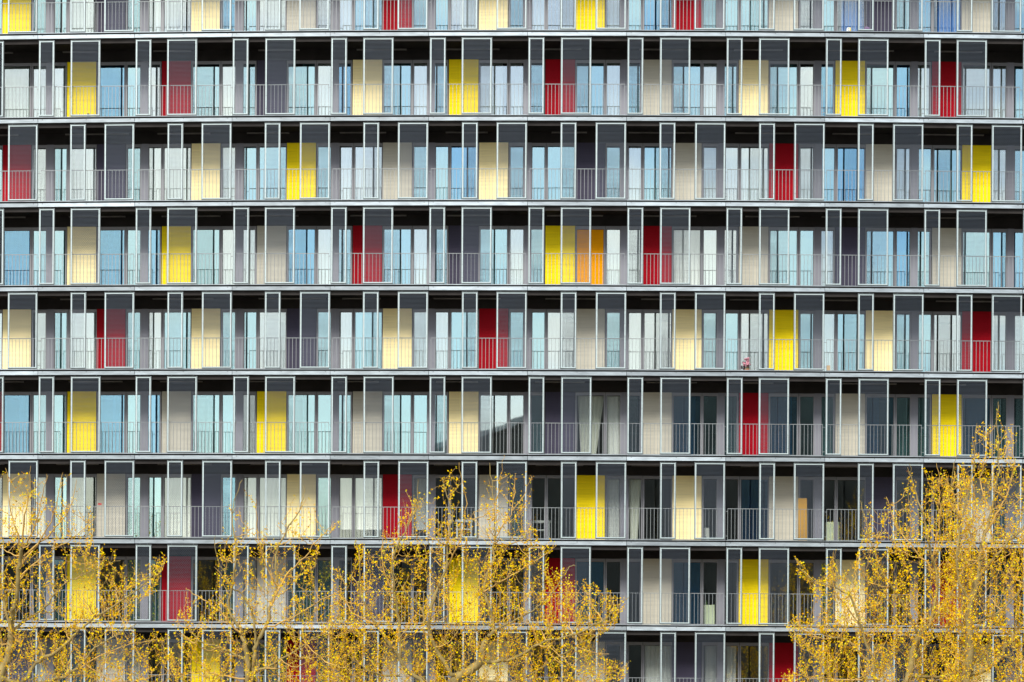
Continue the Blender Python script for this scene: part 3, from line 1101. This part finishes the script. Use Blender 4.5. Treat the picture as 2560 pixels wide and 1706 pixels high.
C_LIMBS = [
    ([(1110, 1915), (1112, 1800), (1135, 1706), (1170, 1680), (1201, 1654), (1205, 1625), (1222, 1590)], 0.19, 0.09),
    ([(1222, 1590), (1234, 1570), (1216, 1500), (1208, 1478), (1230, 1405), (1237, 1350), (1236, 1300), (1234, 1241), (1222, 1157)], 0.07, 0.007),
    ([(1150, 1696), (1124, 1679), (1088, 1617), (1073, 1573), (1084, 1497), (1113, 1424), (1120, 1350), (1131, 1296), (1117, 1241), (1106, 1198)], 0.085, 0.007),
    ([(1080, 1600), (1060, 1540), (1045, 1510), (1025, 1490), (990, 1450), (970, 1390)], 0.045, 0.008),
    ([(1237, 1350), (1260, 1310), (1281, 1277), (1288, 1204), (1290, 1185)], 0.025, 0.006),
    ([(1234, 1300), (1247, 1230), (1252, 1186), (1259, 1138)], 0.02, 0.005),
    ([(1281, 1277), (1310, 1240), (1330, 1190)], 0.02, 0.005),
    ([(1201, 1660), (1270, 1650), (1307, 1635), (1354, 1606), (1420, 1590), (1471, 1571), (1526, 1535), (1570, 1492)], 0.06, 0.008),
    ([(1230, 1580), (1290, 1550), (1325, 1530), (1369, 1497), (1420, 1424), (1440, 1415)], 0.04, 0.007),
    ([(1210, 1480), (1280, 1440), (1362, 1387), (1392, 1362)], 0.03, 0.006),
    ([(1180, 1700), (1290, 1702), (1391, 1646), (1471, 1600), (1530, 1570)], 0.05, 0.008),
    ([(1120, 1800), (1055, 1706), (1020, 1680), (996, 1643), (971, 1606), (941, 1562), (916, 1522), (898, 1464), (901, 1400), (890, 1350)], 0.08, 0.008),
    ([(1000, 1650), (996, 1560), (985, 1480), (982, 1400), (1011, 1330), (1040, 1270), (1046, 1200)], 0.05, 0.007),
    ([(985, 1480), (960, 1430), (955, 1360), (962, 1325)], 0.03, 0.006),
    ([(1113, 1424), (1150, 1350), (1165, 1260), (1146, 1158)], 0.03, 0.006),
    ([(941, 1562), (890, 1540), (860, 1500), (835, 1480)], 0.035, 0.007),
    ([(1000, 1690), (930, 1680), (870, 1640), (830, 1590)], 0.04, 0.008)]
C_ENV = [(790, 1730), (800, 1600), (830, 1480), (862, 1470), (880, 1400), (888, 1350), (905, 1340), (930, 1390), (950, 1390), (958, 1325), (985, 1310), (1005, 1235), (1038, 1205), (1048, 1200), (1060, 1262), (1088, 1268), (1096, 1185),
         (1110, 1195), (1142, 1152), (1160, 1200), (1172, 1275), (1200, 1260), (1212, 1150), (1232, 1190), (1255, 1135), (1290, 1178), (1332, 1185), (1325, 1300), (1360, 1345), (1395, 1358), (1372, 1420), (1420, 1412),
         (1445, 1452), (1500, 1455), (1535, 1490), (1578, 1490), (1540, 1560), (1480, 1610), (1530, 1640), (1575, 1655), (1570, 1690), (1490, 1730)]
D_LIMBS = [
    ([(2240, 1915), (2250, 1800), (2270, 1705), (2277, 1661), (2287, 1610), (2318, 1570)], 0.15, 0.08),
    ([(2318, 1570), (2332, 1537), (2343, 1442), (2325, 1380), (2310, 1300), (2285, 1220), (2276, 1165)], 0.07, 0.007),
    ([(2280, 1680), (2292, 1630), (2330, 1600), (2390, 1570), (2450, 1530)], 0.05, 0.01),
    ([(2260, 1740), (2220, 1720), (2190, 1706), (2182, 1665), (2153, 1636), (2113, 1599), (2029, 1580), (1974, 1555)], 0.08, 0.008),
    ([(2190, 1680), (2150, 1560), (2120, 1486), (2060, 1460), (2029, 1450), (2003, 1420), (1988, 1394)], 0.045, 0.006),
    ([(2300, 1590), (2250, 1500), (2200, 1420), (2170, 1330), (2152, 1252)], 0.045, 0.006),
    ([(2343, 1442), (2290, 1380), (2240, 1310), (2218, 1242)], 0.035, 0.006),
    ([(2330, 1400), (2350, 1300), (2348, 1220), (2340, 1158)], 0.03, 0.006),
    ([(2318, 1560), (2380, 1480), (2400, 1400), (2395, 1300), (2380, 1200), (2400, 1118)], 0.045, 0.006),
    ([(2280, 1690), (2360, 1690), (2430, 1660), (2480, 1640)], 0.05, 0.01),
    ([(2200, 1700), (2120, 1700), (2040, 1695), (1960, 1690)], 0.035, 0.006),
    ([(2150, 1560), (2090, 1480), (2080, 1420), (2085, 1375)], 0.025, 0.005)]
D_ENV = [(1930, 1700), (1990, 1660), (2010, 1640), (1960, 1560), (1978, 1535), (2010, 1540), (2050, 1500), (1990, 1430), (1982, 1385), (2010, 1410), (2045, 1450), (2075, 1380), (2092, 1375), (2105, 1430), (2140, 1370), (2160, 1300), (2146, 1250), (2164, 1243),
         (2195, 1330), (2210, 1240), (2228, 1240), (2262, 1265), (2255, 1190), (2275, 1158), (2300, 1180), (2330, 1160), (2352, 1150), (2385, 1150), (2402, 1115), (2440, 1200), (2450, 1730), (1950, 1730)]
E_LIMBS = [
    ([(2410, 1920), (2412, 1800), (2416, 1706), (2424, 1643), (2422, 1551), (2427, 1504), (2446, 1442)], 0.16, 0.085),
    ([(2446, 1442), (2449, 1391), (2464, 1332), (2478, 1277), (2489, 1222), (2497, 1149), (2493, 1058), (2497, 1005)], 0.065, 0.006),
    ([(2420, 1690), (2486, 1661), (2515, 1621), (2537, 1580), (2562, 1545), (2600, 1480)], 0.075, 0.012),
    ([(2427, 1510), (2395, 1440), (2400, 1330), (2425, 1230), (2436, 1130), (2442, 1060)], 0.05, 0.006),
    ([(2446, 1442), (2500, 1380), (2560, 1320), (2600, 1270)], 0.05, 0.008),
    ([(2464, 1332), (2500, 1270), (2530, 1200), (2534, 1150), (2528, 1070)], 0.035, 0.006),
    ([(2478, 1277), (2450, 1210), (2465, 1130), (2460, 1080)], 0.025, 0.005),
    ([(2449, 1391), (2420, 1320), (2380, 1260), (2365, 1190)], 0.03, 0.006),
    ([(2500, 1640), (2560, 1650), (2620, 1620)], 0.04, 0.01),
    ([(2422, 1560), (2480, 1540), (2540, 1490), (2580, 1420)], 0.045, 0.008)]
E_ENV = [(2350, 1730), (2350, 1600), (2365, 1300), (2350, 1210), (2385, 1160), (2425, 1180), (2430, 1090), (2442, 1055), (2478, 1062), (2492, 1003), (2502, 1005), (2512, 1075), (2528, 1060), (2542, 1065), (2545, 1150), (2575, 1200), (2610, 1260), (2640, 1730)]

grow('plane_tree', -7.0, A_LIMBS, A_ENV, 80, 1150, 'yellow plane tree with olive trunk, in front of the bay holding the red sticker', 3, 0.25)
grow('plane_tree', -7.5, B_LIMBS, B_ENV, 70, 600, 'thin open plane tree with pale branches, beside the isolated dark red panel', 5, 0.12)
grow('plane_tree', -6.5, C_LIMBS, C_ENV, 120, 2100, 'broad yellow plane tree with many upright spikes under the white curtain', 7, 0.14)
grow('plane_tree', -7.0, D_LIMBS, D_ENV, 90, 1800, 'dense yellow plane tree with pale forked trunk, below the tall ochre board', 9, 0.2)
grow('plane_tree', -8.5, E_LIMBS, E_ENV, 80, 1450, 'tallest yellow plane tree, its tip reaching the sixth row of loggias', 13, 0.2)
